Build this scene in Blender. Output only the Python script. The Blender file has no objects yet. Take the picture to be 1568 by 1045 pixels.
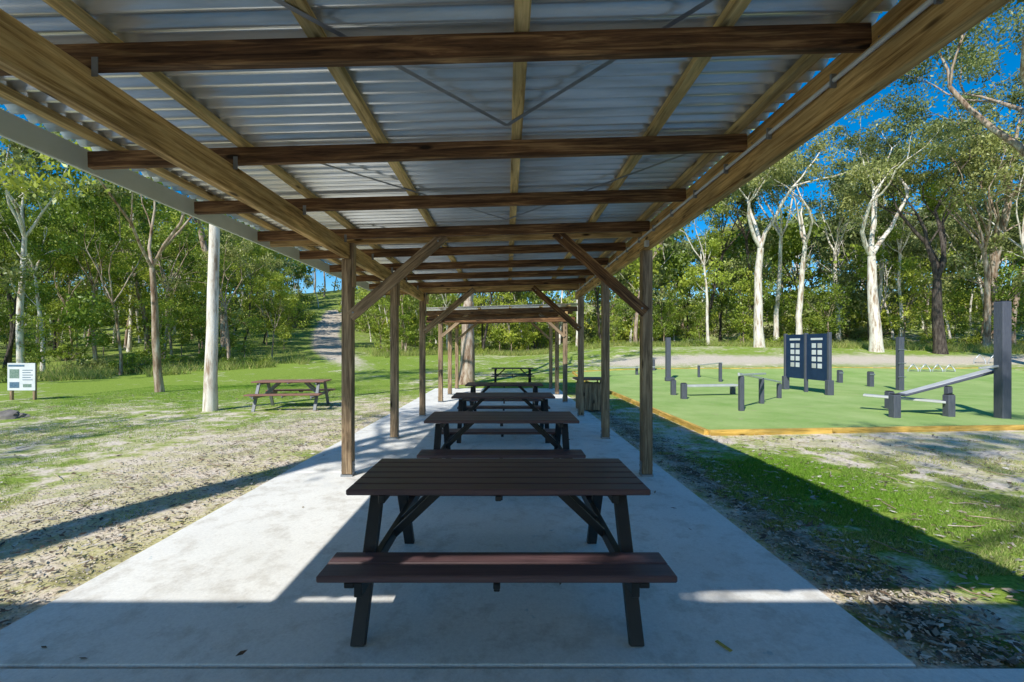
import bpy, bmesh, math, random
import numpy as np
from mathutils import Vector, Matrix, Quaternion

random.seed(7)
sc = bpy.context.scene
col = sc.collection
V = Vector
SUN = V((0.57, 0.95, -1.0))   # direction light travels

# ---------------------------------------------------------------- helpers
def smooth(t):
    t = np.clip(t, 0, 1)
    return t*t*(3-2*t)

def H(x, y):
    x = np.asarray(x, float); y = np.asarray(y, float)
    right = 0.35+0.65*smooth((x-0)/12.0)
    z = 1.75*smooth((y-18)/20.0)*right
    z = z + 4.6*smooth((y-24)/55.0)*np.exp(-((x+30)/24.0)**2)
    z = z + 13.0*smooth((y+np.abs(x)*.35-62)/75.0)
    r = np.sqrt(x*x+y*y)
    z = z + 0.03*np.sin(x*0.55+1)*np.sin(y*0.47)*smooth((r-10)/10)
    return z

def h1(x, y):
    return float(H(x, y))

def vnoise(x, y, s, seed=0):
    x = np.asarray(x)/s; y = np.asarray(y)/s
    xi = np.floor(x).astype(np.int64); yi = np.floor(y).astype(np.int64)
    fx = x-xi; fy = y-yi
    fx = fx*fx*(3-2*fx); fy = fy*fy*(3-2*fy)
    def hsh(a, b):
        n = (a*374761393 + b*668265263 + seed*1442695041) & 0x7fffffff
        n = ((n ^ (n >> 13))*1274126177) & 0x7fffffff
        return ((n ^ (n >> 16)) & 0xffff)/65535.0
    a = hsh(xi, yi); b = hsh(xi+1, yi); c = hsh(xi, yi+1); d = hsh(xi+1, yi+1)
    return (a*(1-fx)+b*fx)*(1-fy)+(c*(1-fx)+d*fx)*fy

def mesh_np(name, verts, quads=None, tris=None, mats=(), matidx=None, smoothf=False, colr=None):
    me = bpy.data.meshes.new(name)
    nv = len(verts)
    me.vertices.add(nv)
    me.vertices.foreach_set("co", np.asarray(verts, np.float32).ravel())
    loops = []; starts = []; tot = 0
    if quads is not None and len(quads):
        q = np.asarray(quads, np.int32)
        loops.append(q.ravel()); starts.append(np.arange(len(q))*4+tot); tot += q.size
    if tris is not None and len(tris):
        t = np.asarray(tris, np.int32)
        loops.append(t.ravel()); starts.append(np.arange(len(t))*3+tot); tot += t.size
    lv = np.concatenate(loops); st = np.concatenate(starts)
    me.loops.add(len(lv)); me.loops.foreach_set("vertex_index", lv.astype(np.int32))
    me.polygons.add(len(st)); me.polygons.foreach_set("loop_start", st.astype(np.int32))
    for m in mats: me.materials.append(m)
    if matidx is not None:
        me.polygons.foreach_set("material_index", np.asarray(matidx, np.int32))
    me.update(calc_edges=True)
    me.validate()
    if smoothf is not False:
        if smoothf is True: smoothf = np.ones(len(me.polygons), bool)
        me.polygons.foreach_set("use_smooth", np.asarray(smoothf, bool))
    if colr is not None:
        a = me.color_attributes.new("Col", 'FLOAT_COLOR', 'POINT')
        c = np.ones((nv, 4), np.float32); c[:, :3] = colr
        a.data.foreach_set("color", c.ravel())
    return me

def addobj(name, data, parent=None, mw=None):
    o = bpy.data.objects.new(name, data)
    col.objects.link(o)
    if mw is not None: o.matrix_world = mw
    if parent is not None:
        o.parent = parent
        o.matrix_parent_inverse = Matrix.Translation(-V(parent["loc"]))
    return o

def empty(name, loc=(0, 0, 0)):
    o = bpy.data.objects.new(name, None)
    o.empty_display_size = 0.2
    o.location = loc
    o["loc"] = [float(c) for c in loc]
    col.objects.link(o)
    return o

def bar(name, p0, p1, w, h, mat, parent=None, up=(0, 0, 1), bev=0.004):
    """box along p0->p1, w = horizontal thickness, h = along up"""
    p0 = V(p0); p1 = V(p1); d = p1-p0; L = d.length; x = d.normalized()
    u = V(up)
    if abs(x.dot(u)) > 0.98: u = V((0, 1, 0))
    y = u.cross(x).normalized(); z = x.cross(y)
    bm = bmesh.new()
    bmesh.ops.create_cube(bm, size=1.0)
    for v in bm.verts: v.co = V((v.co.x*L, v.co.y*w, v.co.z*h))
    if bev > 0:
        bmesh.ops.bevel(bm, geom=bm.edges[:], offset=min(bev, w*.3, h*.3), segments=1, affect='EDGES')
    me = bpy.data.meshes.new(name); bm.to_mesh(me); bm.free()
    me.materials.append(mat)
    c = (p0+p1)/2
    m = Matrix((( x.x, y.x, z.x, c.x), (x.y, y.y, z.y, c.y), (x.z, y.z, z.z, c.z), (0, 0, 0, 1)))
    return addobj(name, me, parent, m)

def tube_np(pts, rad, sides):
    pts = np.asarray(pts, float); n = len(pts)
    t = np.gradient(pts, axis=0); t /= np.linalg.norm(t, axis=1)[:, None]+1e-9
    ref = np.array([0.31, 0.95, 0.05]) if abs(t[0, 2]) > .5 else np.array([0.05, 0.1, 1.0])
    a = np.cross(t, ref); a /= np.linalg.norm(a, axis=1)[:, None]+1e-9
    b = np.cross(t, a)
    ang = np.arange(sides)*2*math.pi/sides
    ring = pts[:, None, :]+np.asarray(rad)[:, None, None]*(np.cos(ang)[None, :, None]*a[:, None, :]+np.sin(ang)[None, :, None]*b[:, None, :])
    v = ring.reshape(-1, 3)
    i = np.arange(n-1)[:, None]*sides; j = np.arange(sides)[None, :]; k = (j+1) % sides
    q = np.stack([i+j, i+k, i+sides+k, i+sides+j], -1).reshape(-1, 4)
    return v, q

def tube(name, pts, r, mat, parent=None, sides=8):
    v, q = tube_np(pts, np.full(len(pts), r), sides)
    me = mesh_np(name, v, quads=q, mats=[mat], smoothf=True)
    return addobj(name, me, parent)

# ---------------------------------------------------------------- materials
def newmat(name):
    m = bpy.data.materials.new(name); m.use_nodes = True
    nt = m.node_tree
    return m, nt, nt.nodes["Principled BSDF"]

def node(nt, t, **kw):
    n = nt.nodes.new(t)
    for k, v in kw.items():
        setattr(n, k, v)
    return n

def ramp(nt, stops):
    n = nt.nodes.new("ShaderNodeValToRGB")
    e = n.color_ramp.elements
    while len(e) < len(stops): e.new(0.5)
    for i, (p, c) in enumerate(stops):
        e[i].position = p
        e[i].color = (c[0], c[1], c[2], 1) if not isinstance(c, (int, float)) else (c, c, c, 1)
    return n

def noise(nt, vec, scale, detail=6, rough=.6):
    n = nt.nodes.new("ShaderNodeTexNoise"); n.inputs["Scale"].default_value = scale
    n.inputs["Detail"].default_value = min(detail, 5); n.inputs["Roughness"].default_value = rough
    if vec is not None: nt.links.new(vec, n.inputs["Vector"])
    return n

def mixc(nt, fac, a, b, blend='MIX'):
    n = nt.nodes.new("ShaderNodeMix"); n.data_type = 'RGBA'; n.blend_type = blend
    for s, val in ((n.inputs[0], fac), (n.inputs[6], a), (n.inputs[7], b)):
        if isinstance(val, (int, float)): s.default_value = val
        elif isinstance(val, tuple): s.default_value = (*val, 1)
        else: nt.links.new(val, s)
    return n.outputs[2]

def bump(nt, h, bsdf, strength=.3, dist=.02):
    b = nt.nodes.new("ShaderNodeBump"); b.inputs["Strength"].default_value = strength
    b.inputs["Distance"].default_value = dist
    nt.links.new(h, b.inputs["Height"]); nt.links.new(b.outputs[0], bsdf.inputs["Normal"])

def mat_simple(name, c1, c2, scale=4, rough=.6, metal=0, bmp=.1, stretch=None, spec=None):
    m, nt, b = newmat(name)
    tc = node(nt, "ShaderNodeTexCoord")
    mp = node(nt, "ShaderNodeMapping")
    if stretch: mp.inputs["Scale"].default_value = stretch
    nt.links.new(tc.outputs["Object"], mp.inputs["Vector"])
    oi = node(nt, "ShaderNodeObjectInfo")
    va = node(nt, "ShaderNodeVectorMath", operation='ADD')
    sc_ = node(nt, "ShaderNodeMath", operation='MULTIPLY'); sc_.inputs[1].default_value = 37.0
    nt.links.new(oi.outputs["Random"], sc_.inputs[0])
    cx = node(nt, "ShaderNodeCombineXYZ")
    nt.links.new(sc_.outputs[0], cx.inputs[1]); nt.links.new(sc_.outputs[0], cx.inputs[0])
    nt.links.new(mp.outputs[0], va.inputs[0]); nt.links.new(cx.outputs[0], va.inputs[1])
    n = noise(nt, va.outputs[0], scale)
    r = ramp(nt, [(.3, c1), (.7, c2)])
    nt.links.new(n.outputs[0], r.inputs[0])
    nt.links.new(r.outputs[0], b.inputs["Base Color"])
    b.inputs["Roughness"].default_value = rough; b.inputs["Metallic"].default_value = metal
    if spec is not None: b.inputs["Specular IOR Level"].default_value = spec
    if bmp: bump(nt, n.outputs[0], b, bmp, .01)
    return m

def mat_wood(name, dark, mid, light, rough=.7):
    m, nt, b = newmat(name)
    tc = node(nt, "ShaderNodeTexCoord"); oi = node(nt, "ShaderNodeObjectInfo")
    mul = node(nt, "ShaderNodeMath", operation='MULTIPLY'); mul.inputs[1].default_value = 91.0
    nt.links.new(oi.outputs["Random"], mul.inputs[0])
    cx = node(nt, "ShaderNodeCombineXYZ")
    for i in range(3): nt.links.new(mul.outputs[0], cx.inputs[i])
    va = node(nt, "ShaderNodeVectorMath", operation='ADD')
    nt.links.new(tc.outputs["Object"], va.inputs[0]); nt.links.new(cx.outputs[0], va.inputs[1])
    mp = node(nt, "ShaderNodeMapping"); mp.inputs["Scale"].default_value = (1.2, 22, 22)
    nt.links.new(va.outputs[0], mp.inputs["Vector"])
    n = noise(nt, mp.outputs[0], 1.6, 8, .65); n.inputs["Distortion"].default_value = .8
    r = ramp(nt, [(.32, dark), (.5, mid), (.68, light)])
    nt.links.new(n.outputs[0], r.inputs[0])
    mp2 = node(nt, "ShaderNodeMapping"); mp2.inputs["Scale"].default_value = (1.0, 4, 4)
    nt.links.new(va.outputs[0], mp2.inputs["Vector"])
    n2 = noise(nt, mp2.outputs[0], 1.5, 4)
    r2 = ramp(nt, [(.35, (.58, .58, .58)), (.65, (1.15, 1.1, 1.05))]); nt.links.new(n2.outputs[0], r2.inputs[0])
    c = mixc(nt, 1.0, r.outputs[0], r2.outputs[0], 'MULTIPLY')
    mp3 = node(nt, "ShaderNodeMapping"); mp3.inputs["Scale"].default_value = (2.2, 7, 7)
    nt.links.new(va.outputs[0], mp3.inputs["Vector"])
    vo = node(nt, "ShaderNodeTexVoronoi"); nt.links.new(mp3.outputs[0], vo.inputs["Vector"]); vo.inputs["Scale"].default_value = 1
    rk = ramp(nt, [(.08, 1.0), (.16, 0.0)]); nt.links.new(vo.outputs["Distance"], rk.inputs[0])
    c = mixc(nt, rk.outputs[0], c, tuple(x*.35 for x in dark))
    nt.links.new(c, b.inputs["Base Color"]); b.inputs["Roughness"].default_value = rough
    b.inputs["Specular IOR Level"].default_value = .25
    bump(nt, n.outputs[0], b, .35, .006)
    return m

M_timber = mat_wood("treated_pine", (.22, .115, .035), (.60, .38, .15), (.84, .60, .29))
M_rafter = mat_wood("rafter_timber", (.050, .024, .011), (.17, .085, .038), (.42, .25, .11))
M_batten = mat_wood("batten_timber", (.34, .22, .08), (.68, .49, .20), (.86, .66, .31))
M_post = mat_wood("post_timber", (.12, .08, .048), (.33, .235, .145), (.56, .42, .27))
M_slat = mat_simple("composite_slat", (.085, .047, .049), (.15, .084, .086), 3, .42, 0, .08, (1, 22, 22), .5)
M_slat2 = mat_simple("redwood_slat", (.20, .09, .065), (.32, .16, .11), 3, .6, 0, .08, (1, 22, 22))
M_black = mat_simple("black_frame", (.012, .012, .013), (.022, .021, .021), 6, .45)
M_galv = mat_simple("galvanised_steel", (.26, .28, .30), (.38, .40, .42), 9, .45, .7, .05)
M_strap = mat_simple("strap_zinc", (.16, .165, .17), (.26, .265, .27), 9, .5, .2, .05)
M_greysteel = mat_simple("grey_painted_frame", (.13, .14, .15), (.22, .23, .24), 9, .55, .0, .05)
M_conduit = mat_simple("pvc_conduit", (.55, .55, .54), (.68, .68, .66), 5, .5)
M_fascia = mat_simple("cream_fascia", (.62, .66, .54), (.75, .78, .67), 3, .5)
M_equip = mat_simple("grey_recycled_plastic", (.06, .066, .09), (.11, .117, .145), 5, .6, 0, .1, (1, 14, 14))
M_lightgrey = mat_simple("light_grey_board", (.45, .45, .44), (.6, .6, .58), 4, .5)
M_signdark = mat_simple("sign_navy", (.012, .030, .075), (.02, .045, .105), 3, .5, 0, .05, None, .25)
M_white = mat_simple("sign_white", (.62, .64, .66), (.75, .76, .77), 3, .5)
M_signink = mat_simple("sign_ink", (.05, .10, .18), (.12, .22, .30), 30, .5)
M_signgreen = mat_simple("sign_green", (.10, .18, .14), (.25, .33, .28), 30, .5)
M_rock = mat_simple("rock", (.10, .09, .08), (.28, .25, .22), 5, .9, 0, .6)
M_edge = mat_wood("yellow_sleeper", (.40, .24, .05), (.66, .43, .10), (.78, .55, .17))
M_rail = mat_simple("rail_white", (.55, .56, .57), (.7, .7, .7), 5, .35, .4, 0)
M_paint = mat_simple("yellow_paint", (.45, .34, .06), (.6, .47, .1), 30, .7)

def mat_roof():
    m, nt, b = newmat("corrugated_iron")
    tc = node(nt, "ShaderNodeTexCoord")
    n = noise(nt, tc.outputs["Object"], 1.3, 5)
    mp = node(nt, "ShaderNodeMapping"); mp.inputs["Scale"].default_value = (.7, 9, 1)
    nt.links.new(tc.outputs["Object"], mp.inputs[0])
    n2 = noise(nt, mp.outputs[0], 2, 4)
    r = ramp(nt, [(.3, (.86, .87, .84)), (.7, (.95, .96, .94))]); nt.links.new(n.outputs[0], r.inputs[0])
    r2 = ramp(nt, [(.3, (.72, .70, .66)), (.6, (1, 1, 1))]); nt.links.new(n2.outputs[0], r2.inputs[0])
    c = mixc(nt, 1, r.outputs[0], r2.outputs[0], 'MULTIPLY')
    nt.links.new(c, b.inputs["Base Color"]); b.inputs["Metallic"].default_value = .55
    b.inputs["Roughness"].default_value = .24
    return m
M_roof = mat_roof()

def mat_concrete():
    m, nt, b = newmat("concrete")
    tc = node(nt, "ShaderNodeTexCoord"); P = tc.outputs["Object"]
    n1 = noise(nt, P, .9, 8, .6); n2 = noise(nt, P, 60, 3, .7); n3 = noise(nt, P, 5, 8, .7)
    r1 = ramp(nt, [(.3, (.80, .78, .73)), (.7, (.92, .90, .85))]); nt.links.new(n1.outputs[0], r1.inputs[0])
    r2 = ramp(nt, [(.3, (.88, .88, .88)), (.7, (1.05, 1.05, 1.05))]); nt.links.new(n2.outputs[0], r2.inputs[0])
    r3 = ramp(nt, [(.32, (.74, .71, .67)), (.5, (1, 1, 1))]); nt.links.new(n3.outputs[0], r3.inputs[0])
    c = mixc(nt, 1, r1.outputs[0], r2.outputs[0], 'MULTIPLY'); c = mixc(nt, .8, c, r3.outputs[0], 'MULTIPLY')
    n4 = noise(nt, P, 2.1, 6, .75); r4 = ramp(nt, [(.66, 0.0), (.70, .55)]); nt.links.new(n4.outputs[0], r4.inputs[0])
    c = mixc(nt, r4.outputs[0], c, (.25, .42, .48))
    n5 = noise(nt, P, 11, 5, .8); r5 = ramp(nt, [(.66, 0.0), (.74, .45)]); nt.links.new(n5.outputs[0], r5.inputs[0])
    c = mixc(nt, r5.outputs[0], c, (.32, .28, .23))
    nt.links.new(c, b.inputs["Base Color"]); b.inputs["Roughness"].default_value = .8
    bump(nt, n2.outputs[0], b, .15, .003)
    return m
M_conc = mat_concrete()

def mat_ground():
    m, nt, b = newmat("ground_soil_grass")
    tc = node(nt, "ShaderNodeTexCoord"); P = tc.outputs["Object"]
    at = node(nt, "ShaderNodeAttribute"); at.attribute_name = "Col"
    sep = node(nt, "ShaderNodeSeparateColor"); nt.links.new(at.outputs["Color"], sep.inputs[0])
    big = noise(nt, P, .35, 5, .6); med = noise(nt, P, 2.2, 8, .72); fine = noise(nt, P, 28, 6, .75)
    vf = noise(nt, P, 130, 3, .8)
    dirt = ramp(nt, [(.3, (.44, .34, .24)), (.5, (.76, .65, .52)), (.7, (.90, .82, .70))])
    nt.links.new(fine.outputs[0], dirt.inputs[0])
    dry = ramp(nt, [(.3, (.32, .28, .10)), (.5, (.58, .53, .26)), (.72, (.75, .69, .42))])
    nt.links.new(fine.outputs[0], dry.inputs[0])
    grn = ramp(nt, [(.3, (.09, .14, .02)), (.5, (.25, .35, .05)), (.72, (.40, .48, .12))])
    nt.links.new(fine.outputs[0], grn.inputs[0])
    k1 = ramp(nt, [(.42, 0.0), (.56, 1.0)]); nt.links.new(med.outputs[0], k1.inputs[0])
    c = mixc(nt, k1.outputs[0], dirt.outputs[0], dry.outputs[0])
    a1 = node(nt, "ShaderNodeMath", operation='MULTIPLY_ADD'); nt.links.new(med.outputs[0], a1.inputs[0]); a1.inputs[1].default_value = 1.3
    nt.links.new(big.outputs[0], a1.inputs[2])
    a2 = node(nt, "ShaderNodeMath", operation='MULTIPLY_ADD'); nt.links.new(sep.outputs[1], a2.inputs[0]); a2.inputs[1].default_value = .8
    nt.links.new(a1.outputs[0], a2.inputs[2])
    mr = node(nt, "ShaderNodeMapRange"); nt.links.new(a2.outputs[0], mr.inputs[0])
    mr.inputs[1].default_value = 1.22; mr.inputs[2].default_value = 1.46
    c = mixc(nt, mr.outputs[0], c, grn.outputs[0])
    gr = ramp(nt, [(.3, (.28, .22, .155)), (.5, (.64, .55, .43)), (.7, (.80, .71, .58))]); nt.links.new(vf.outputs[0], gr.inputs[0])
    a3 = node(nt, "ShaderNodeMath", operation='MULTIPLY_ADD'); nt.links.new(med.outputs[0], a3.inputs[0]); a3.inputs[1].default_value = .9
    nt.links.new(sep.outputs[0], a3.inputs[2])
    mr2 = node(nt, "ShaderNodeMapRange"); nt.links.new(a3.outputs[0], mr2.inputs[0]); mr2.inputs[1].default_value = .8; mr2.inputs[2].default_value = 1.05
    c = mixc(nt, mr2.outputs[0], c, gr.outputs[0])
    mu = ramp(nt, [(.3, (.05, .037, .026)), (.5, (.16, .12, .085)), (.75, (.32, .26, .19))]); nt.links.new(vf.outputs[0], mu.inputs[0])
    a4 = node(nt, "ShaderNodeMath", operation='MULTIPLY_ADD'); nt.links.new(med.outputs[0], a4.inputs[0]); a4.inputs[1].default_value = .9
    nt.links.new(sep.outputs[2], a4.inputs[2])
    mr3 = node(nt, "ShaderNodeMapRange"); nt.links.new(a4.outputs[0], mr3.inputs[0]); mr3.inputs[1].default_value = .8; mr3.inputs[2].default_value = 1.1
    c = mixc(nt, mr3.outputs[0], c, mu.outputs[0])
    nt.links.new(c, b.inputs["Base Color"]); b.inputs["Roughness"].default_value = .95
    b.inputs["Specular IOR Level"].default_value = .1
    mm = node(nt, "ShaderNodeMath", operation='ADD'); nt.links.new(fine.outputs[0], mm.inputs[0]); nt.links.new(vf.outputs[0], mm.inputs[1])
    bump(nt, mm.outputs[0], b, .4, .02)
    return m
M_ground = mat_ground()

def mat_turf():
    m, nt, b = newmat("artificial_turf")
    tc = node(nt, "ShaderNodeTexCoord"); P = tc.outputs["Object"]
    n = noise(nt, P, .7, 6, .65); f = noise(nt, P, 90, 3, .8); n3 = noise(nt, P, 4, 6, .7)
    r = ramp(nt, [(.3, (.26, .41, .10)), (.7, (.44, .55, .20))]); nt.links.new(n.outputs[0], r.inputs[0])
    r2 = ramp(nt, [(.3, (.65, .65, .65)), (.7, (1.2, 1.2, 1.2))]); nt.links.new(f.outputs[0], r2.inputs[0])
    c = mixc(nt, 1, r.outputs[0], r2.outputs[0], 'MULTIPLY')
    r3 = ramp(nt, [(.60, 0.0), (.70, .7)]); nt.links.new(n3.outputs[0], r3.inputs[0])
    c = mixc(nt, r3.outputs[0], c, (.42, .38, .22))
    nt.links.new(c, b.inputs["Base Color"]); b.inputs["Roughness"].default_value = .9
    b.inputs["Specular IOR Level"].default_value = .15
    bump(nt, f.outputs[0], b, .3, .006)
    return m
M_turf = mat_turf()

def mat_attr(name, rough=.8, transl=.3):
    m, nt, b = newmat(name)
    at = node(nt, "ShaderNodeAttribute"); at.attribute_name = "Col"
    nt.links.new(at.outputs["Color"], b.inputs["Base Color"]); b.inputs["Roughness"].default_value = rough
    b.inputs["Specular IOR Level"].default_value = .2
    if transl:
        t = node(nt, "ShaderNodeBsdfTranslucent"); nt.links.new(at.outputs["Color"], t.inputs[0])
        mx = node(nt, "ShaderNodeMixShader"); mx.inputs[0].default_value = transl
        nt.links.new(b.outputs[0], mx.inputs[1]); nt.links.new(t.outputs[0], mx.inputs[2])
        nt.links.new(mx.outputs[0], nt.nodes["Material Output"].inputs[0])
    return m
M_blade = mat_attr("grass_blades")
M_litter = mat_attr("leaf_litter", .8, 0)

def mat_leaf(name, dark, light):
    m, nt, b = newmat(name)
    at = node(nt, "ShaderNodeAttribute"); at.attribute_name = "Col"
    oi = node(nt, "ShaderNodeObjectInfo")
    sep = node(nt, "ShaderNodeSeparateColor"); nt.links.new(at.outputs["Color"], sep.inputs[0])
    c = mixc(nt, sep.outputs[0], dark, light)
    hs = node(nt, "ShaderNodeHueSaturation"); nt.links.new(c, hs.inputs["Color"])
    mr = node(nt, "ShaderNodeMapRange"); nt.links.new(oi.outputs["Random"], mr.inputs[0])
    mr.inputs[3].default_value = .47; mr.inputs[4].default_value = .51
    nt.links.new(mr.outputs[0], hs.inputs["Hue"])
    mr2 = node(nt, "ShaderNodeMapRange"); nt.links.new(oi.outputs["Random"], mr2.inputs[0])
    mr2.inputs[3].default_value = 1.3; mr2.inputs[4].default_value = .75
    nt.links.new(mr2.outputs[0], hs.inputs["Value"])
    df = node(nt, "ShaderNodeBsdfDiffuse"); nt.links.new(hs.outputs[0], df.inputs[0])
    gl = node(nt, "ShaderNodeBsdfGlossy"); gl.inputs["Roughness"].default_value = .4; gl.inputs[0].default_value = (.8, .85, .8, 1)
    m1 = node(nt, "ShaderNodeMixShader"); m1.inputs[0].default_value = .04
    nt.links.new(df.outputs[0], m1.inputs[1]); nt.links.new(gl.outputs[0], m1.inputs[2])
    t = node(nt, "ShaderNodeBsdfTranslucent"); nt.links.new(hs.outputs[0], t.inputs[0])
    mx = node(nt, "ShaderNodeMixShader"); mx.inputs[0].default_value = .33
    nt.links.new(m1.outputs[0], mx.inputs[1]); nt.links.new(t.outputs[0], mx.inputs[2])
    nt.links.new(mx.outputs[0], nt.nodes["Material Output"].inputs[0])
    nt.nodes.remove(b)
    return m
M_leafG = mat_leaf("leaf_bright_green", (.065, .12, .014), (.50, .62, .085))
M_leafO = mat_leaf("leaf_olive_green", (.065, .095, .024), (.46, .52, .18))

def mat_bark(name, a, b_, c_, sc=1.5):
    m, nt, b = newmat(name)
    tc = node(nt, "ShaderNodeTexCoord")
    mp = node(nt, "ShaderNodeMapping"); mp.inputs["Scale"].default_value = (4, 4, .8); nt.links.new(tc.outputs["Object"], mp.inputs[0])
    n = noise(nt, mp.outputs[0], sc, 8, .65)
    r = ramp(nt, [(.35, a), (.5, b_), (.68, c_)]); nt.links.new(n.outputs[0], r.inputs[0])
    nt.links.new(r.outputs[0], b.inputs["Base Color"]); b.inputs["Roughness"].default_value = .8
    b.inputs["Specular IOR Level"].default_value = .2
    bump(nt, n.outputs[0], b, .5, .03)
    return m
M_barkW = mat_bark("bark_white_gum", (.34, .23, .15), (.74, .67, .57), (.88, .84, .76))
M_barkM = mat_bark("bark_mottled", (.15, .085, .05), (.38, .28, .20), (.64, .56, .46))
M_barkD = mat_bark("bark_dark", (.03, .023, .02), (.08, .064, .052), (.16, .13, .105), 3)

# ---------------------------------------------------------------- trees
def leaves_np(rng, centers, R, n, ll, lw, flat=.65):
    C = np.repeat(np.asarray(centers), n, axis=0)
    Rr = np.repeat(np.asarray(R), n)
    N = len(C)
    off = rng.normal(size=(N, 3)); off /= np.linalg.norm(off, axis=1)[:, None]
    off *= (rng.random(N)**.45)[:, None]*Rr[:, None]; off[:, 2] *= flat
    P = C+off
    d = rng.normal(size=(N, 3)); d[:, 2] -= .9; d /= np.linalg.norm(d, axis=1)[:, None]
    s = np.cross(d, rng.normal(size=(N, 3))); s /= np.linalg.norm(s, axis=1)[:, None]
    L = ll*rng.uniform(.6, 1.3, N)[:, None]; W = lw*rng.uniform(.7, 1.3, N)[:, None]
    v = np.stack([P, P+d*L*.45+s*W, P+d*L, P+d*L*.45-s*W], 1).reshape(-1, 3)
    q = np.arange(N*4).reshape(-1, 4)
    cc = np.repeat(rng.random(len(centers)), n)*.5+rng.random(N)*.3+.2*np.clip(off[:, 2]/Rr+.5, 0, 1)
    cc = np.clip(cc, 0, 1)
    return v, q, np.repeat(cc, 4)

def tree_mesh(name, seed, Ht, r0, fork, nmain, spread, bark, leafm, lean=(0, 0), nleaf=100, ll=.2, lw=.04,
              clump=.85, levels=3, side=0, droop=0.0, wander=.05, forks=None):
    rng = np.random.default_rng(seed)
    VV = []; QQ = []; off = [0]; clumps = []; radii = []
    def put(pts, rad, s):
        v, q = tube_np(pts, rad, s); VV.append(v); QQ.append(q+off[0]); off[0] += len(v)
    def rec(p, d, L, r, lev):
        segs = 4; pts = [p]; rad = [r]
        for i in range(segs):
            d = d+rng.normal(size=3)*.16+np.array([0, 0, .05-droop]); d /= np.linalg.norm(d)
            p = p+d*L/segs; pts.append(p); rad.append(r*(1-.45*(i+1)/segs))
        put(pts, rad, 6 if lev < 3 else 4)
        if lev >= levels:
            clumps.append(p); radii.append(clump*rng.uniform(.7, 1.25))
            clumps.append(pts[2]+rng.normal(size=3)*.35); radii.append(clump*rng.uniform(.5, .9))
            return
        k = rng.integers(2, 4)
        for i in range(k):
            a = rng.normal(size=3); a -= a.dot(d)*d; a /= np.linalg.norm(a)
            t = rng.uniform(.35, .8)
            nd = d*math.cos(t)+a*math.sin(t)
            start = p if i < 2 else pts[2]
            rec(start, nd, L*rng.uniform(.55, .8), rad[-1]*.72, lev+1)
    fz = Ht*fork; n = 9
    p = np.array([0, 0, -.3]); pts = [p]; d = np.array([lean[0], lean[1], 1.0]); d /= np.linalg.norm(d)
    rad = [r0*1.35]
    for i in range(n):
        d = d+np.array([rng.normal()*wander, rng.normal()*wander, 0]); d /= np.linalg.norm(d)
        p = p+d*(fz+.3)/n; pts.append(p); rad.append(r0*(1.08-.42*(i+1)/n) if i > 0 else r0*1.1)
        if side and i > n*.35 and rng.random() < side:
            a = rng.uniform(0, 6.28); nd = np.array([math.cos(a), math.sin(a), .55]); nd /= np.linalg.norm(nd)
            rec(p, nd, Ht*.10, r0*.22, 2)
    put(pts, rad, 10)
    a0 = rng.uniform(0, 6.28)
    for i in range(nmain):
        a = a0+i*6.283/nmain+rng.normal()*.3; s = spread*rng.uniform(.6, 1.3)
        if forks is not None: a, s = forks[i]
        nd = d*math.cos(s)+np.array([math.cos(a), math.sin(a), 0])*math.sin(s)
        rec(p, nd, (Ht-fz)*.46*rng.uniform(.85, 1.1), rad[-1]*.72, 1)
    nb = sum(len(q) for q in QQ); nvb = off[0]
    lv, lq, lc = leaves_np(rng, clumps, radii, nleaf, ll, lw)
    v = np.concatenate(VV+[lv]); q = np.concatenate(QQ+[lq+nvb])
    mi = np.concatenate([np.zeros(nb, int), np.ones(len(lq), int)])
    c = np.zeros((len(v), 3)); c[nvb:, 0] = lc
    return mesh_np(name, v, quads=q, mats=[bark, leafm], matidx=mi, smoothf=(mi == 0), colr=c)

def bush_mesh(name, seed, R, Hh, leafm, n=24, nleaf=50, ll=.18, lw=.045):
    rng = np.random.default_rng(seed)
    VV = []; QQ = []; off = 0; cl = []; ra = []
    for i in range(n):
        a = rng.uniform(0, 6.28); rr = R*rng.random()**.6; z = Hh*rng.uniform(.15, 1)*(1-.4*rr/R)
        p = np.array([rr*math.cos(a), rr*math.sin(a), z]); cl.append(p); ra.append(R*.28*rng.uniform(.7, 1.3))
        base = np.array([p[0]*.2, p[1]*.2, -.1])
        v, q = tube_np([base, (base+p)/2+rng.normal(size=3)*.08, p], [.03, .02, .008], 4)
        VV.append(v); QQ.append(q+off); off += len(v)
    nb = sum(len(q) for q in QQ)
    lv, lq, lc = leaves_np(rng, cl, ra, nleaf, ll, lw, .9)
    v = np.concatenate(VV+[lv]); q = np.concatenate(QQ+[lq+off])
    mi = np.concatenate([np.zeros(nb, int), np.ones(len(lq), int)])
    c = np.zeros((len(v), 3)); c[off:, 0] = lc
    return mesh_np(name, v, quads=q, mats=[M_barkM, leafm], matidx=mi, smoothf=(mi == 0), colr=c)

def place_tree(name, me, x, y, rot=0, s=1, parent=None, sz=1):
    m = Matrix.Translation((x, y, h1(x, y)))@Matrix.Rotation(rot, 4, 'Z')@Matrix.Diagonal((s, s, s*sz, 1))
    return addobj(name, me, parent, m)

def px(xp, d):
    return (xp-776)/670.0*d

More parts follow.
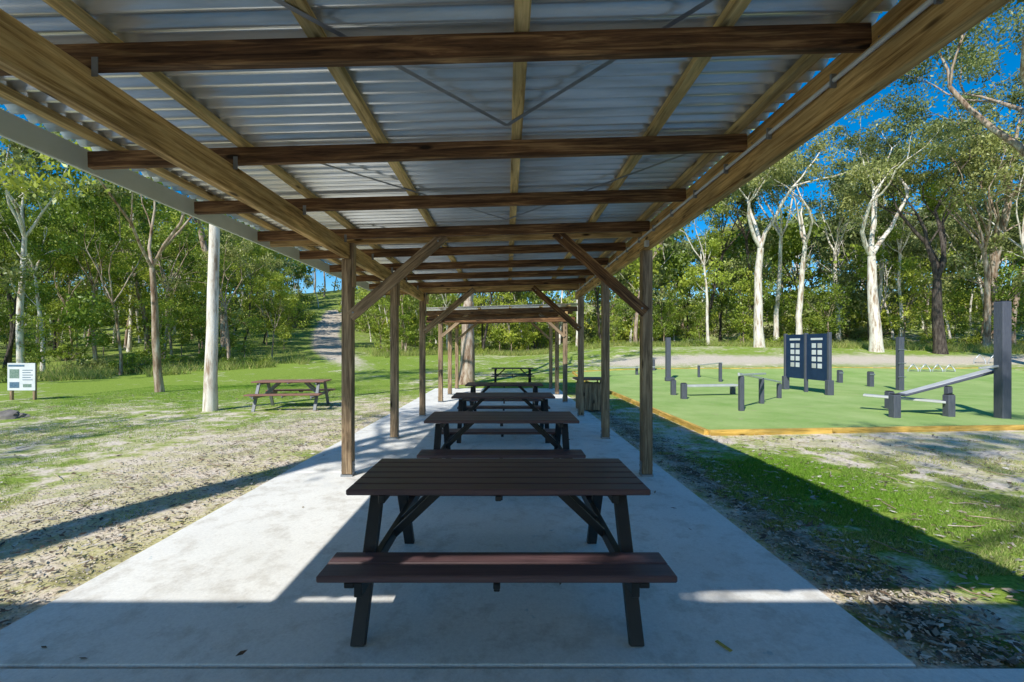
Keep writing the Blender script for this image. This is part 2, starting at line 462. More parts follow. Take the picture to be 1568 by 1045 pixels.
place_tree("white_gum_tree", tree_mesh("white_gum", 11, 17, .14, .58, 4, .5, M_barkW, M_leafG, lean=(-.02, 0), wander=.03), px(322, 11.2), 11.2)
place_tree("ironbark_tree", tree_mesh("ironbark", 5, 12.5, .13, .36, 4, .55, M_barkM, M_leafG, lean=(-.03, 0), nleaf=110, clump=1.0), px(246, 16), 16, .5)
place_tree("gum_tree", tree_mesh("gum_c", 21, 17, .36, .22, 3, .22, M_barkM, M_leafO, lean=(.12, 0), wander=.05), px(712, 19.5), 19.5, 0)
place_tree("white_gum_tree.001", tree_mesh("white_gum_r", 33, 17.5, .38, .40, 4, .5, M_barkW, M_leafO, lean=(-.06, 0), wander=.03, nleaf=150, ll=.25, lw=.05, clump=1.05,
           forks=[(3.3, .55), (.1, .55), (.9, .3), (4.3, .25)]), px(1342, 32), 32)
place_tree("dark_gum_tree", tree_mesh("dark_gum_r", 35, 17.5, .36, .30, 4, .45, M_barkD, M_leafO, wander=.04, nleaf=160, ll=.25, lw=.05, clump=1.15), px(1440, 31), 31, 1.0)
place_tree("mottled_gum_tree", tree_mesh("mott", 36, 18, .36, .45, 3, .35, M_barkW, M_leafO, nleaf=170, ll=.25, lw=.05, clump=1.25), px(1163, 36), 36)
place_tree("mottled_gum_tree.001", tree_mesh("mott2", 37, 17, .24, .5, 3, .35, M_barkW, M_leafO, nleaf=170, ll=.25, lw=.05, clump=1.25), px(1224, 37), 37, 2)
place_tree("mottled_gum_tree.002", tree_mesh("mott3", 38, 19, .30, .55, 3, .35, M_barkM, M_leafG, nleaf=120, ll=.25, lw=.05), px(345, 34), 34, 2)
place_tree("tall_gum_tree", tree_mesh("tall", 41, 26, .4, .42, 5, .6, M_barkM, M_leafO, nleaf=300, side=.5, ll=.27, lw=.06, clump=1.7), px(1620, 24), 24, .4)
place_tree("tall_gum_tree.001", tree_mesh("tall2", 42, 27, .35, .45, 5, .45, M_barkM, M_leafO, nleaf=230, side=.5, ll=.28, lw=.06, clump=1.5), px(1510, 37), 37, .4)
# trees standing behind the photographer: throw the dappled shade
place_tree("shade_gum_tree", tree_mesh("shade", 51, 15, .36, .62, 4, .5, M_barkM, M_leafO, nleaf=80), -7.3, -2.8, .3)
place_tree("shade_gum_tree.001", tree_mesh("shade2", 52, 14, .22, .5, 4, .55, M_barkM, M_leafO, nleaf=45), -15.5, -4.5, .3)
place_tree("shade_gum_tree.002", tree_mesh("shade3", 53, 19, .3, .5, 6, .6, M_barkM, M_leafO, nleaf=120, clump=.85), 0.6, -8.6, .3)

specs = [
    (101, 16, .14, .50, 4, .42, M_barkW, M_leafG), (102, 17, .17, .45, 4, .45, M_barkM, M_leafG),
    (103, 15, .14, .40, 4, .5, M_barkD, M_leafG), (104, 18, .19, .50, 4, .4, M_barkW, M_leafO),
    (105, 16, .14, .46, 4, .45, M_barkW, M_leafO), (106, 17, .2, .42, 4, .5, M_barkM, M_leafO),
    (107, 13, .09, .35, 4, .42, M_barkM, M_leafG), (108, 18, .18, .55, 4, .38, M_barkD, M_leafO)]
variants = []; far_variants = []
for i, s in enumerate(specs):
    variants.append(tree_mesh("forest_tree_%d" % i, s[0], s[1], s[2], s[3], s[4], s[5], s[6], s[7], nleaf=76, ll=.28, lw=.063, clump=.92, side=.3, wander=.045))
    if i in (0, 2, 4, 5):
        far_variants.append(tree_mesh("far_tree_%d" % i, s[0]+50, s[1], s[2], s[3]*.85, s[4], s[5], s[6], s[7], nleaf=22, ll=.55, lw=.15, clump=1.2, side=.4, wander=.045))
bushes = [bush_mesh("bush_%d" % i, 200+i, 1.3, [1.2, 1.7, .8][i], [M_leafG, M_leafG, M_leafO][i]) for i in range(3)]
sap = tree_mesh("sapling", 120, 7, .05, .3, 3, .45, M_barkM, M_leafG, nleaf=60, ll=.2, lw=.05, clump=.7, levels=2, side=.8)

path_pts = np.array([(-4.2, 2), (-4.4, 9), (-5.5, 16), (-9.5, 28), (-17, 42), (-24, 58), (-29, 74)], float)
def path_dist(x, y):
    x = np.asarray(x, float); y = np.asarray(y, float); best = np.full(x.shape, 1e9)
    for a, b in zip(path_pts[:-1], path_pts[1:]):
        d = b-a; t = np.clip(((x-a[0])*d[0]+(y-a[1])*d[1])/(d@d), 0, 1)
        best = np.minimum(best, np.hypot(x-a[0]-t*d[0], y-a[1]-t*d[1]))
    return best

def edge_y(x):
    return np.interp(x, [-60, -30, -24, -18, -12, -5, 5, 12, 25, 40, 60], [8, 16, 21, 26, 35, 44, 44, 42, 37, 30, 20])

forest = empty("forest"); forest_u = empty("forest_undergrowth")
rng = np.random.default_rng(77)
pts = []
tries = 0
while len(pts) < 350 and tries < 30000:
    tries += 1
    x = rng.uniform(-105, 105); y = rng.uniform(8, 108)
    if abs(x) > y*1.28+10: continue
    if y < edge_y(x)+rng.uniform(0, 2): continue
    if path_dist(x, y) < 4.6: continue
    md = (3.2 if x < 0 else 3.6)+max(0, (y-38))*.04
    if any((x-a)**2+(y-b)**2 < md*md for a, b in pts): continue
    pts.append((x, y))
for x, y in pts:
    left = x < 0
    far = y > 48
    s = rng.uniform(.72, 1.1)
    if x > 8: s *= 1.05
    if x < -16 and y < 34: s *= .92
    if -34 < x < -6 and path_dist(x, y) < 12: s *= .72
    if far:
        k = rng.integers(0, 4); me = far_variants[k]
    else:
        if rng.random() < .8: k = rng.choice([0, 1, 2, 6] if left else [3, 4, 4, 5, 7])
        else: k = rng.integers(0, 8)
        me = variants[k]
    place_tree("tree_instance", me, x, y, rng.uniform(0, 6.28), s, forest)
for i in range(26):
    a = rng.uniform(0, 6.28); r = rng.uniform(34, 60)
    x = r*math.cos(a); y = r*math.sin(a)
    if y > 5: continue
    place_tree("tree_instance", far_variants[rng.integers(0, 4)], x, y, a, rng.uniform(.8, 1), forest)
nb = 0; tries = 0
while nb < 220 and tries < 9000:
    tries += 1
    x = rng.uniform(-60, 60); ey = float(edge_y(x)); y = ey+rng.exponential(10)+.5
    if abs(x) > y*1.3+6 or path_dist(x, y) < 3.8: continue
    if rng.random() < .38:
        place_tree("sapling_instance", sap, x, y, rng.uniform(0, 6.28), rng.uniform(.5, 1.25), forest_u)
    else:
        place_tree("bush_instance", bushes[rng.integers(0, 3)], x, y, rng.uniform(0, 6.28), rng.uniform(.4, .9), forest_u)
    nb += 1
for i in range(90):
    x = rng.uniform(-75, 75); y = rng.uniform(60, 80)
    if path_dist(x, y) < 4: continue
    place_tree("bush_instance", bushes[rng.integers(0, 3)], x, y, rng.uniform(0, 6.28), rng.uniform(1.8, 3), forest_u)

# ---------------------------------------------------------------- ground
n = 281; k = 6.0
u = np.linspace(-1, 1, n)
gx = 320*np.sinh(k*u)/math.sinh(k)
gy = gx+6
X, Y = np.meshgrid(gx, gy)
Z = H(X, Y)
Z = Z+0.02*(vnoise(X, Y, 1.1, 3)-.5)
v = np.stack([X, Y, Z], -1).reshape(-1, 3)
onslab = (v[:, 0] > -2.78) & (v[:, 0] < 1.98) & (v[:, 1] < 17.3) & (v[:, 1] > -8)
v[onslab, 2] = -.05
fs = (v[:, 1] < 2.08) & (v[:, 1] > -8) & (np.abs(v[:, 0]) < 8.9); v[fs, 2] = -.05
i = np.arange(n-1)[:, None]*n; j = np.arange(n-1)[None, :]
q = np.stack([i+j, i+j+1, i+n+j+1, i+n+j], -1).reshape(-1, 4)
def zones(x, y):
    pd = path_dist(x, y)
    R = np.clip(1.35-pd/1.8, 0, 1)*np.interp(y, [0, 10, 18, 26, 34, 45], [.36, .36, .3, .33, .7, 1.0])
    R = np.maximum(R, .5*np.clip(1-np.abs(x-6)/5, 0, 1)*np.clip(1-np.abs(y-7.3)/1.2, 0, 1))
    R = np.maximum(R, .75*smooth((x-3)/5)*np.clip(1-np.abs(y-28)/5, 0, 1))
    G = .85*np.exp(-((x-3.7)/1.15)**2-((y-4.6)/2.0)**2)+.40*smooth((y-8)/9)+.17*smooth((-x-4.0)/2)
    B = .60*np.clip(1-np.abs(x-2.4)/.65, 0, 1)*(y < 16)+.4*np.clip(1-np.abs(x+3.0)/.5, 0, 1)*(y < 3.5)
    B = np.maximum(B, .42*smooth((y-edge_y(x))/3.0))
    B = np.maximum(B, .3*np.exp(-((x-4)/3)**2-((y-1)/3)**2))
    return R, G, B
R_, G_, B_ = zones(v[:, 0], v[:, 1])
gm = mesh_np("ground", v, quads=q, mats=[M_ground], smoothf=True, colr=np.stack([R_, G_, B_], 1))
addobj("ground", gm)

def blades(name, x, y, hmin, hmax, w, cA, cB, seed, z0=0, green=None):
    rng = np.random.default_rng(seed); N = len(x)
    z = H(x, y)+z0
    a = rng.uniform(0, 6.28, N); hh = rng.uniform(hmin, hmax, N)
    lx = rng.normal(size=N)*hh*.5; ly = rng.normal(size=N)*hh*.5
    P = np.stack([x, y, z], 1); s = np.stack([np.cos(a), np.sin(a), np.zeros(N)], 1)*w
    T = P+np.stack([lx, ly, hh], 1)
    v = np.stack([P-s, P+s, T], 1).reshape(-1, 3)
    t = rng.random(N)
    if green is not None: t = np.clip(green+rng.normal(size=N)*.25, 0, 1)
    c = np.asarray(cA)[None]*(1-t[:, None])+np.asarray(cB)[None]*t[:, None]
    c *= rng.uniform(.65, 1.25, N)[:, None]
    me = mesh_np(name, v, tris=np.arange(3*N).reshape(-1, 3), mats=[M_blade], colr=np.repeat(c, 3, 0))
    return addobj(name, me)
rg = np.random.default_rng(5)
def region(N, x0, x1, y0, y1, pw=1.0):
    x = rg.uniform(x0, x1, N); y = y0+(y1-y0)*rg.random(N)**pw
    return x, y
xs = []; ys = []
for (N, a) in ((120000, (2.15, 9.5, 2.25, 8.1, 1.3)), (150000, (2.3, 5.6, 2.25, 8.1, 1.1)), (300000, (-15, -3.1, 2.6, 19, 1.5)), (60000, (-12, 3.6, 17.6, 34, 1.2)), (30000, (2.3, 3.65, 8, 18, 1))):
    x, y = region(N, *a)
    R, G, B = zones(x, y)
    g = vnoise(x, y, 1.1, 1)*.45+vnoise(x, y, .3, 2)*.55+G*.5-R*.45-B*.3
    kk = (g > .58) & ((y < 8.0) | (x < 3.6))
    xs.append(x[kk]); ys.append(y[kk])
x = np.concatenate(xs); y = np.concatenate(ys)
gg = vnoise(x, y, 1.6, 9)*.8+zones(x, y)[1]*1.0-.03
blades("grass", x, y, .015, .042, .004, (.62, .56, .28), (.22, .40, .04), 6, green=gg)
N = 80000
x = rg.uniform(-62, 62, N); y = edge_y(x)+rg.exponential(4.5, N)-1.8
kk = (path_dist(x, y) > 2.6) & (vnoise(x, y, 1.5, 8) > .35) & (np.abs(x) < y*1.3+6)
blades("long_grass", x[kk], y[kk], .2, .65, .018, (.54, .50, .18), (.21, .34, .05), 9)

def litter(name, x, y, z, size, seed, cols):
    rng = np.random.default_rng(seed); N = len(x)
    a = rng.uniform(0, 6.28, N); L = size*rng.uniform(.5, 1.4, N); W = L*rng.uniform(.10, .22, N)
    d = np.stack([np.cos(a), np.sin(a), rng.normal(size=N)*.12], 1); s = np.stack([-np.sin(a), np.cos(a), rng.normal(size=N)*.25], 1)
    P = np.stack([x, y, z], 1)
    v = np.stack([P-d*L[:, None]/2, P+s*W[:, None], P+d*L[:, None]/2, P-s*W[:, None]], 1).reshape(-1, 3)
    c = np.asarray(cols)[rng.integers(0, len(cols), N)]*rng.uniform(.6, 1.2, N)[:, None]
    me = mesh_np(name, v, quads=np.arange(4*N).reshape(-1, 4), mats=[M_litter], colr=np.repeat(c, 4, 0))
    return addobj(name, me)
cols_l = [(.60, .55, .48), (.45, .38, .30), (.22, .15, .10), (.50, .42, .32), (.12, .09, .07)]
x1, y1 = region(3600, 2.1, 8, 2.2, 8, 1.2); x2, y2 = region(2200, -4.6, -2.9, 2.3, 10, 1.3); x3, y3 = region(4500, -15, -3, 2.3, 16, 1.1)
x4, y4 = region(2600, 2.1, 2.9, 2.2, 14, 1.2)
x = np.concatenate([x1, x2, x3, x4]); y = np.concatenate([y1, y2, y3, y4])
litter("leaf_litter", x, y, H(x, y)+.022, .065, 3, cols_l)
x1, y1 = region(60, 2.3, 8, 2.3, 7.8, 1.1); x2, y2 = region(110, -13, -3.1, 2.5, 14, 1.2)
x = np.concatenate([x1, x2]); y = np.concatenate([y1, y2])
VV = []; QQ = []; off = 0; rt = np.random.default_rng(31)
for a_, b_ in zip(x, y):
    an = rt.uniform(0, 6.28); L = rt.uniform(.1, .4); z = h1(a_, b_)+.02
    p = [np.array([a_+math.cos(an)*L*t, b_+math.sin(an)*L*t, z+rt.uniform(0, .02)])+np.array([rt.normal(), rt.normal(), 0])*.012 for t in (-.5, 0, .5)]
    vv_, qq_ = tube_np(p, [.006, .005, .003], 4); VV.append(vv_); QQ.append(qq_+off); off += len(vv_)
addobj("fallen_twigs", mesh_np("fallen_twigs", np.concatenate(VV), quads=np.concatenate(QQ), mats=[M_barkM]))
x, y = region(30, -2.8, 2.0, 2.2, 12, 1.5)
litter("fallen_leaves", x, y, np.full(len(x), .026), .06, 4, cols_l[1:])
def stones(name, x, y, r, seed):
    rng = np.random.default_rng(seed); N = len(x)
    base = np.array([(1, 0, 0), (-1, 0, 0), (0, 1, 0), (0, -1, 0), (0, 0, 1), (0, 0, -1)], float)
    f = np.array([(0, 2, 4), (2, 1, 4), (1, 3, 4), (3, 0, 4), (2, 0, 5), (1, 2, 5), (3, 1, 5), (0, 3, 5)])
    R = r*rng.uniform(.4, 1.3, (N, 1, 3)); R[:, :, 2] *= .6
    a = rng.uniform(0, 6.28, N); ca, sa = np.cos(a), np.sin(a)
    b = base[None]*R+rng.normal(size=(N, 6, 3))*r*.15
    bx = b[..., 0]*ca[:, None]-b[..., 1]*sa[:, None]; by = b[..., 0]*sa[:, None]+b[..., 1]*ca[:, None]
    v = np.stack([bx+x[:, None], by+y[:, None], b[..., 2]+(H(x, y)+.008)[:, None]], -1).reshape(-1, 3)
    t = (f[None]+6*np.arange(N)[:, None, None]).reshape(-1, 3)
    c = np.array([.62, .55, .46])*rng.uniform(.35, 1.25, (N, 1))
    me = mesh_np(name, v, tris=t, mats=[M_litter], colr=np.repeat(c, 6, 0))
    addobj(name, me)
x1, y1 = region(11000, -5.4, -2.88, 2.3, 13, 1.4); x2, y2 = region(5000, 2.08, 2.8, 2.2, 10, 1.3)
stones("gravel", np.concatenate([x1, x2]), np.concatenate([y1, y2]), .010, 8)

# ---------------------------------------------------------------- slab
slab = empty("concrete_path")
ys_ = [2.18, 5.6, 9.2, 12.8, 17.4]
for a, b in zip(ys_[:-1], ys_[1:]):
    bar("slab_panel", (-2.85, (a+b)/2, -.04), (2.05, (a+b)/2, -.04), b-a-.012, .12, M_conc, slab, bev=.008)
bar("front_slab", (-9, -2.93, -.042), (9, -2.93, -.042), 10.2, .12, M_conc, slab, bev=.008)
bar("paint_mark", (1.17, 2.28, .024), (1.13, 2.36, .024), .02, .003, M_paint, slab, bev=0)

# ---------------------------------------------------------------- shelter
def corrugated(name, x0, x1, y0, y1, zf, pitch, amp, mat, parent):
    ny = int((y1-y0)/pitch*8)+1
    yy = np.linspace(y0, y1, ny); xx = np.linspace(x0, x1, 3)
    Xg, Yg = np.meshgrid(xx, yy)
    Zg = zf(Xg)+amp*np.cos(2*math.pi*(Yg-y0)/pitch)
    v = np.stack([Xg, Yg, Zg], -1).reshape(-1, 3)
    i = np.arange(ny-1)[:, None]*3; j = np.arange(2)[None, :]
    q = np.stack([i+j, i+j+1, i+4+j, i+3+j], -1).reshape(-1, 4)
    me = mesh_np(name, v, quads=q, mats=[mat], smoothf=True)
    return addobj(name, me, parent)

sh = empty("picnic_shelter")
SL = .027
RH = .115
def zr(x): return 2.965+SL*x     # rafter underside
XL, XR = -1.975, 1.70
Y0, Y1 = -.10, 10.9
bar("left_beam", (XL, Y0+.05, zr(XL)-.105), (XL, Y1, zr(XL)-.105), .07, .20, M_timber, sh, bev=.006)
bar("right_beam", (XR+.035, Y0+.05, zr(XR)-.09), (XR+.035, Y1, zr(XR)-.09), .07, .21, M_timber, sh, bev=.006)
bar("right_fascia", (XR+.09, Y0, zr(XR)+.085), (XR+.09, Y1, zr(XR)+.085), .03, .15, M_timber, sh)
tube("conduit", [(XR-.02, Y0+.1, zr(XR)-.035), (XR-.02, 5, zr(XR)-.033), (XR-.02, Y1-.3, zr(XR)-.035)], .0125, M_conduit, sh)
for yy in np.arange(.6, 10.5, .55):
    bar("conduit_saddle", (XR-.022, yy, zr(XR)-.07), (XR-.022, yy, zr(XR)+.0), .03, .012, M_galv, sh, bev=.001)
raf = [.07, 1.03]+[2.07+1.06*i for i in range(9)]
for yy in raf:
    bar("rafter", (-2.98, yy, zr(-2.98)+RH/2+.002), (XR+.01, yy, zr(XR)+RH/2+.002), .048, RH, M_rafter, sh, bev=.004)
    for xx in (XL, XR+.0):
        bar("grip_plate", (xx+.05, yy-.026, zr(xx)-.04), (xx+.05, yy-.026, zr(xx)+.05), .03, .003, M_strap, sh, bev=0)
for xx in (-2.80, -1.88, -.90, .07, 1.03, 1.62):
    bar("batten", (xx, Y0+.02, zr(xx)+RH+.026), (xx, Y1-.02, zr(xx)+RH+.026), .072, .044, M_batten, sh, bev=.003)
corrugated("roof_sheet", -3.06, XR+.10, Y0, Y1, lambda x: zr(x)+RH+.072, .11, .021, M_roof, sh)
bar("left_fascia", (-3.03, Y0, zr(-3.03)+.07), (-3.03, Y1, zr(-3.03)+.07), .025, .16, M_fascia, sh)
tube("gutter", [(-3.09, Y0, zr(-3.03)+.10), (-3.09, 5, zr(-3.03)+.095), (-3.09, Y1, zr(-3.03)+.09)], .055, M_fascia, sh, 10)
def strap(x0, y0, x1, y1):
    bar("brace_strap", (x0, y0, zr(x0)+RH-.001), (x1, y1, zr(x1)+RH-.001), .028, .002, M_strap, sh, bev=0)
for y0_ in (.95, 3.07, 5.2, 7.3):
    strap(-1.65, y0_+.1, -.0, y0_+1.95)
    strap(1.60, y0_+.1, .0, y0_+1.95)
PW = .125
def post(x, y, top, parent, w=PW):
    bar("post", (x, y, .05), (x, y, top), w, w, M_post, parent, bev=.006)
    for s in (-1, 1):
        bar("post_bracket", (x+s*(w/2+.005), y, .0), (x+s*(w/2+.005), y, .2), .006, .07, M_galv, parent, up=(0, 1, 0), bev=0)
        for zz in (.08, .15):
            bar("bolt", (x+s*(w/2+.008), y, zz), (x+s*(w/2+.022), y, zz), .02, .02, M_galv, parent, bev=.003)
    bar("bracket_base", (x, y, .02), (x, y, .045), w+.02, w, M_galv, parent, bev=0)
for yy in (.15, 5.45, 7.70, 10.25):
    post(XL, yy, zr(XL)-.206, sh)
    post(XR+.035, yy, zr(XR)-.196, sh)
    if yy > 1: bar("post_cleat", (XL+.06, yy, zr(XL)-.55), (XL+.06, yy, zr(XL)-.004), .048, .10, M_post, sh, up=(0, 1, 0))
for yy in (5.45, 10.25):
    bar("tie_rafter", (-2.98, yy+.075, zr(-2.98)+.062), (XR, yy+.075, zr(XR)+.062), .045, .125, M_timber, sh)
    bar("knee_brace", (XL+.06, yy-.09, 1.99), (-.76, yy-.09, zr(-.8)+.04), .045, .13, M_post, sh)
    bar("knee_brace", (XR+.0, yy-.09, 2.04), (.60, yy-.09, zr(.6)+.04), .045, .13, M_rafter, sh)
    for xx, zz in ((XL+.1, 2.04), (-.84, zr(-.8)-.03), (XR-.05, 2.09), (.67, zr(.6)-.03)):
        bar("brace_bolt", (xx, yy-.112, zz), (xx, yy-.125, zz), .022, .022, M_galv, sh, bev=.003)
bar("cable_saddle_box", (XR-.02, 5.22, 2.86), (XR-.02, 5.28, 2.86), .05, .07, M_conduit, sh)

sh2 = empty("picnic_shelter.001", (0, 15, 0))
def zr2(x): return 2.62+.03*x
for yy in (12.9, 15.0, 17.1):
    for xx in (-1.95, 1.72):
        post(xx, yy, zr2(xx)-.1, sh2)
for xx in (-1.95, 1.72):
    bar("side_beam", (xx, 12.6, zr2(xx)-.09), (xx, 17.5, zr2(xx)-.09), .07, .18, M_timber, sh2)
for i in range(6):
    yy = 12.7+i*.95
    bar("rafter", (-2.45, yy, zr2(-2.45)+.07), (2.05, yy, zr2(2.05)+.07), .05, .14, M_rafter, sh2)
bar("front_crossbeam", (-2.35, 12.82, zr2(-2)-.12), (2.0, 12.82, zr2(2)-.22), .05, .16, M_rafter, sh2)
for yy in (12.9, 17.1):
    bar("knee_brace", (-1.92, yy-.07, 1.95), (-1.15, yy-.07, 2.6), .045, .09, M_post, sh2)
    bar("knee_brace", (1.7, yy-.07, 1.95), (.95, yy-.07, 2.62), .045, .09, M_post, sh2)
for xx in (-1.7, -.8, .1, 1.0, 1.8):
    bar("batten", (xx, 12.5, zr2(xx)+.165), (xx, 17.6, zr2(xx)+.165), .07, .044, M_batten, sh2)
corrugated("roof_sheet", -2.5, 2.1, 12.45, 17.65, lambda x: zr2(x)+.2, .10, .013, M_roof, sh2)

sh3 = empty("entry_shelter", (0, -4, 0))
for xx in (-6.5, 0, 6.5):
    for yy in (-.9, -6.5):
        post(xx+(.9 if xx == 0 else 0), yy, 2.75, sh3, .12)
for yy in (-.9, -3.7, -6.5):
    bar("cross_beam", (-7, yy, 2.86), (7, yy, 2.86), .07, .2, M_timber, sh3)
for xx in np.arange(-6.9, 7, 1.15):
    bar("rafter", (xx, -7.1, 3.03), (xx, -.26, 3.03), .05, .13, M_rafter, sh3)
corrugated("roof_sheet", -7.3, 7.3, -7.3, -.22, lambda x: 3.13+0*x, .10, .013, M_roof, sh3)

# ---------------------------------------------------------------- tables
def table(name, cx, cy, slat, frame, z=0, rot=0, L=1.8):
    e = empty(name, (cx, cy, z))
    A = Matrix.Translation((cx, cy, z))@Matrix.Rotation(rot, 4, 'Z')
    def B(nm, p0, p1, w, h, m, up=(0, 0, 1), bev=.004):
        u = (A.to_3x3()@V(up)) if up != (0, 0, 1) else up
        return bar(nm, A@V(p0), A@V(p1), w, h, m, e, up=u, bev=bev)
    hl = L/2
    for i in range(6):
        yy = -.375+.0625+i*.125
        B("top_slat", (-hl, yy, .731), (hl, yy, .731), .112, .036, slat, bev=.007)
    for s in (-1, 1):
        for t in (0, 1):
            yy = s*(.505+.0675+t*.137)
            B("seat_slat", (-hl, yy, .431), (hl, yy, .431), .127, .036, slat, bev=.007)
        for xx in (-.74, .74):
            B("leg", (xx, s*.62, .0), (xx, s*.27, .69), .045, .075, frame, up=(1, 0, 0))
            B("seat_bracket", (xx, s*.50, .395), (xx, s*.76, .395), .05, .03, frame)
    for xx in (-.74, .74):
        sx = 1 if xx < 0 else -1
        B("seat_bearer", (xx+.045*sx, -.76, .372), (xx+.045*sx, .76, .372), .04, .075, frame)
        B("top_bearer", (xx+.045*sx, -.35, .685), (xx+.045*sx, .35, .685), .04, .05, frame)
        for yo in (-.11, .11):
            B("diagonal_brace", (xx+.06*sx, yo, .38), (xx+.40*sx, yo, .70), .03, .05, frame)
    B("centre_cleat", (0, -.37, .695), (0, .37, .695), .035, .03, frame)
    for s in (-1, 1):
        B("seat_cleat", (0, s*.5, .397), (0, s*.775, .397), .035, .028, frame)
        B("seat_bolt", (0, s*.74, .36), (0, s*.74, .40), .03, .03, frame)
    return e
table("picnic_table", -.05, 2.945, M_slat, M_black, .02)
table("picnic_table.001", -.06, 5.42, M_slat, M_black, .02)
table("picnic_table.002", -.06, 7.92, M_slat, M_black, .02)
table("picnic_table.003", -.06, 10.42, M_slat, M_black, .02)
table("picnic_table.004", -5.72, 11.7, M_slat2, M_greysteel, .0, .12)
table("picnic_table.005", .25, 18.9, M_slat, M_black, h1(.25, 18.9))

# ---------------------------------------------------------------- bin
rb = empty("rubbish_bin", (2.12, 11.2, 0))
bx, by = 2.12, 11.3
for i in range(5):
    for s in (-1, 1):
        bar("panel_slat", (bx-.22+i*.11, by+s*.24, .04), (bx-.22+i*.11, by+s*.24, .72), .10, .02, M_post, rb, up=(0, 1, 0))
        bar("panel_slat", (bx+s*.29, by-.22+i*.11, .04), (bx+s*.29, by-.22+i*.11, .72), .02, .10, M_post, rb, up=(0, 1, 0))
bar("bin_core", (bx, by, .03), (bx, by, .7), .5, .44, M_black, rb)
bar("lid_top", (bx, by, .80), (bx, by, .845), .74, .68, M_slat2, rb)
for s in (-1, 1):
    for t in (-1, 1):
        bar("lid_leg", (bx+s*.26, by+t*.2, .7), (bx+s*.26, by+t*.2, .8), .03, .03, M_black, rb)

# ---------------------------------------------------------------- info sign left
gx0, gy0 = px(33, 13.6), 13.6
sg = empty("information_sign", (gx0, gy0, 0))
Z0 = h1(gx0, gy0)
def S(nm, dx0, z0, dx1, z1, dy, th, m):
    zc = (z0+z1)/2+Z0
    bar(nm, (gx0+dx0, gy0+dy, zc), (gx0+dx1, gy0+dy, zc), th, z1-z0, m, sg, bev=.002)
for dx in (-.36, .36):
    bar("sign_post", (gx0+dx, gy0+.05, Z0-.05), (gx0+dx, gy0+.05, Z0+1.12), .07, .07, M_post, sg)
S("sign_panel", -.43, .30, .43, 1.15, 0, .02, M_white)
S("header", -.40, 1.04, .10, 1.10, -.013, .006, M_signink)
S("map_block", -.36, .68, -.06, .96, -.013, .006, M_signgreen)
for r in range(5):
    S("text_line", .04, .92-r*.075, .36-(r % 2)*.06, .94-r*.075, -.013, .006, M_signink)
S("photo_block", -.36, .38, -.06, .56, -.013, .006, M_signink); S("photo_block_b", .06, .40, .32, .50, -.013, .006, M_signgreen)

def rock(name, x, y, r, seed):
    bm = bmesh.new(); bmesh.ops.create_icosphere(bm, subdivisions=3, radius=1)
    from mathutils import noise as mn
    for v in bm.verts:
        d = 1+.35*mn.noise(v.co*1.3+V((seed, 0, 0)))+.12*mn.noise(v.co*4)
        v.co = V((v.co.x*d*r*1.5, v.co.y*d*r, v.co.z*d*r*.65))
    me = bpy.data.meshes.new(name); bm.to_mesh(me); bm.free(); me.materials.append(M_rock)
    o = addobj(name, me, None, Matrix.Translation((x, y, h1(x, y)+r*.2)))
rock("boulder", px(8, 10.1), 10.1, .22, 3)
rock("boulder.001", px(28, 10.2), 10.2, .13, 5)

# ---------------------------------------------------------------- fitness area
tx0, ty0 = 3.73, 8.1
TYE = 24.5
def fy(x): return 8.1+(x-3.73)*.085
Xs = np.linspace(0, 1, 60); Ys = np.linspace(0, 1, 50)
U, W = np.meshgrid(Xs, Ys)
TX = 3.73+U*24; TY = fy(TX)*(1-W)+W*TYE
TZ = H(TX, TY)+.06
vv = np.stack([TX, TY, TZ], -1).reshape(-1, 3)
i = np.arange(49)[:, None]*60; j = np.arange(59)[None, :]
q = np.stack([i+j, i+j+1, i+61+j, i+60+j], -1).reshape(-1, 4)
addobj("artificial_turf", mesh_np("artificial_turf", vv, quads=q, mats=[M_turf], smoothf=True))
ed = empty("timber_edging", (tx0, ty0, 0))
xe = np.arange(3.73, 27.7, 2.4)
for a in xe:
    b = a+2.4-.012
    bar("edging_front", (a, fy(a)-.04, H(a, fy(a))+.035), (b, fy(b)-.04, H(b, fy(b))+.035), .08, .13, M_edge, ed)
    bar("edging_back", (a, TYE+.04, H(a, TYE)+.04), (b, TYE+.04, H(b, TYE)+.04), .08, .13, M_edge, ed)
for a in np.arange(8.1, TYE-.5, 2.4):
    b = min(a+2.39, TYE)
    bar("edging_side", (3.69, a, h1(3.69, a)+.036), (3.69, b, h1(3.69, b)+.036), .08, .13, M_edge, ed)

def epost(parent, x, y, z, w=.14, nm="upright"):
    g = h1(x, y)+.05
    bar(nm, (x, y, g-.1), (x, y, g+z), w, w, M_equip, parent, bev=.012)
    bar(nm+"_cap", (x, y, g+z), (x, y, g+z+.02), w*.8, w*.8, M_black, parent, bev=.005)
def gbar(parent, nm, p0, p1, w, h, m):
    a = (p0[0], p0[1], h1(p0[0], p0[1])+.05+p0[2]); b = (p1[0], p1[1], h1(p1[0], p1[1])+.05+p1[2])
    bar(nm, a, b, w, h, m, parent, bev=.008)

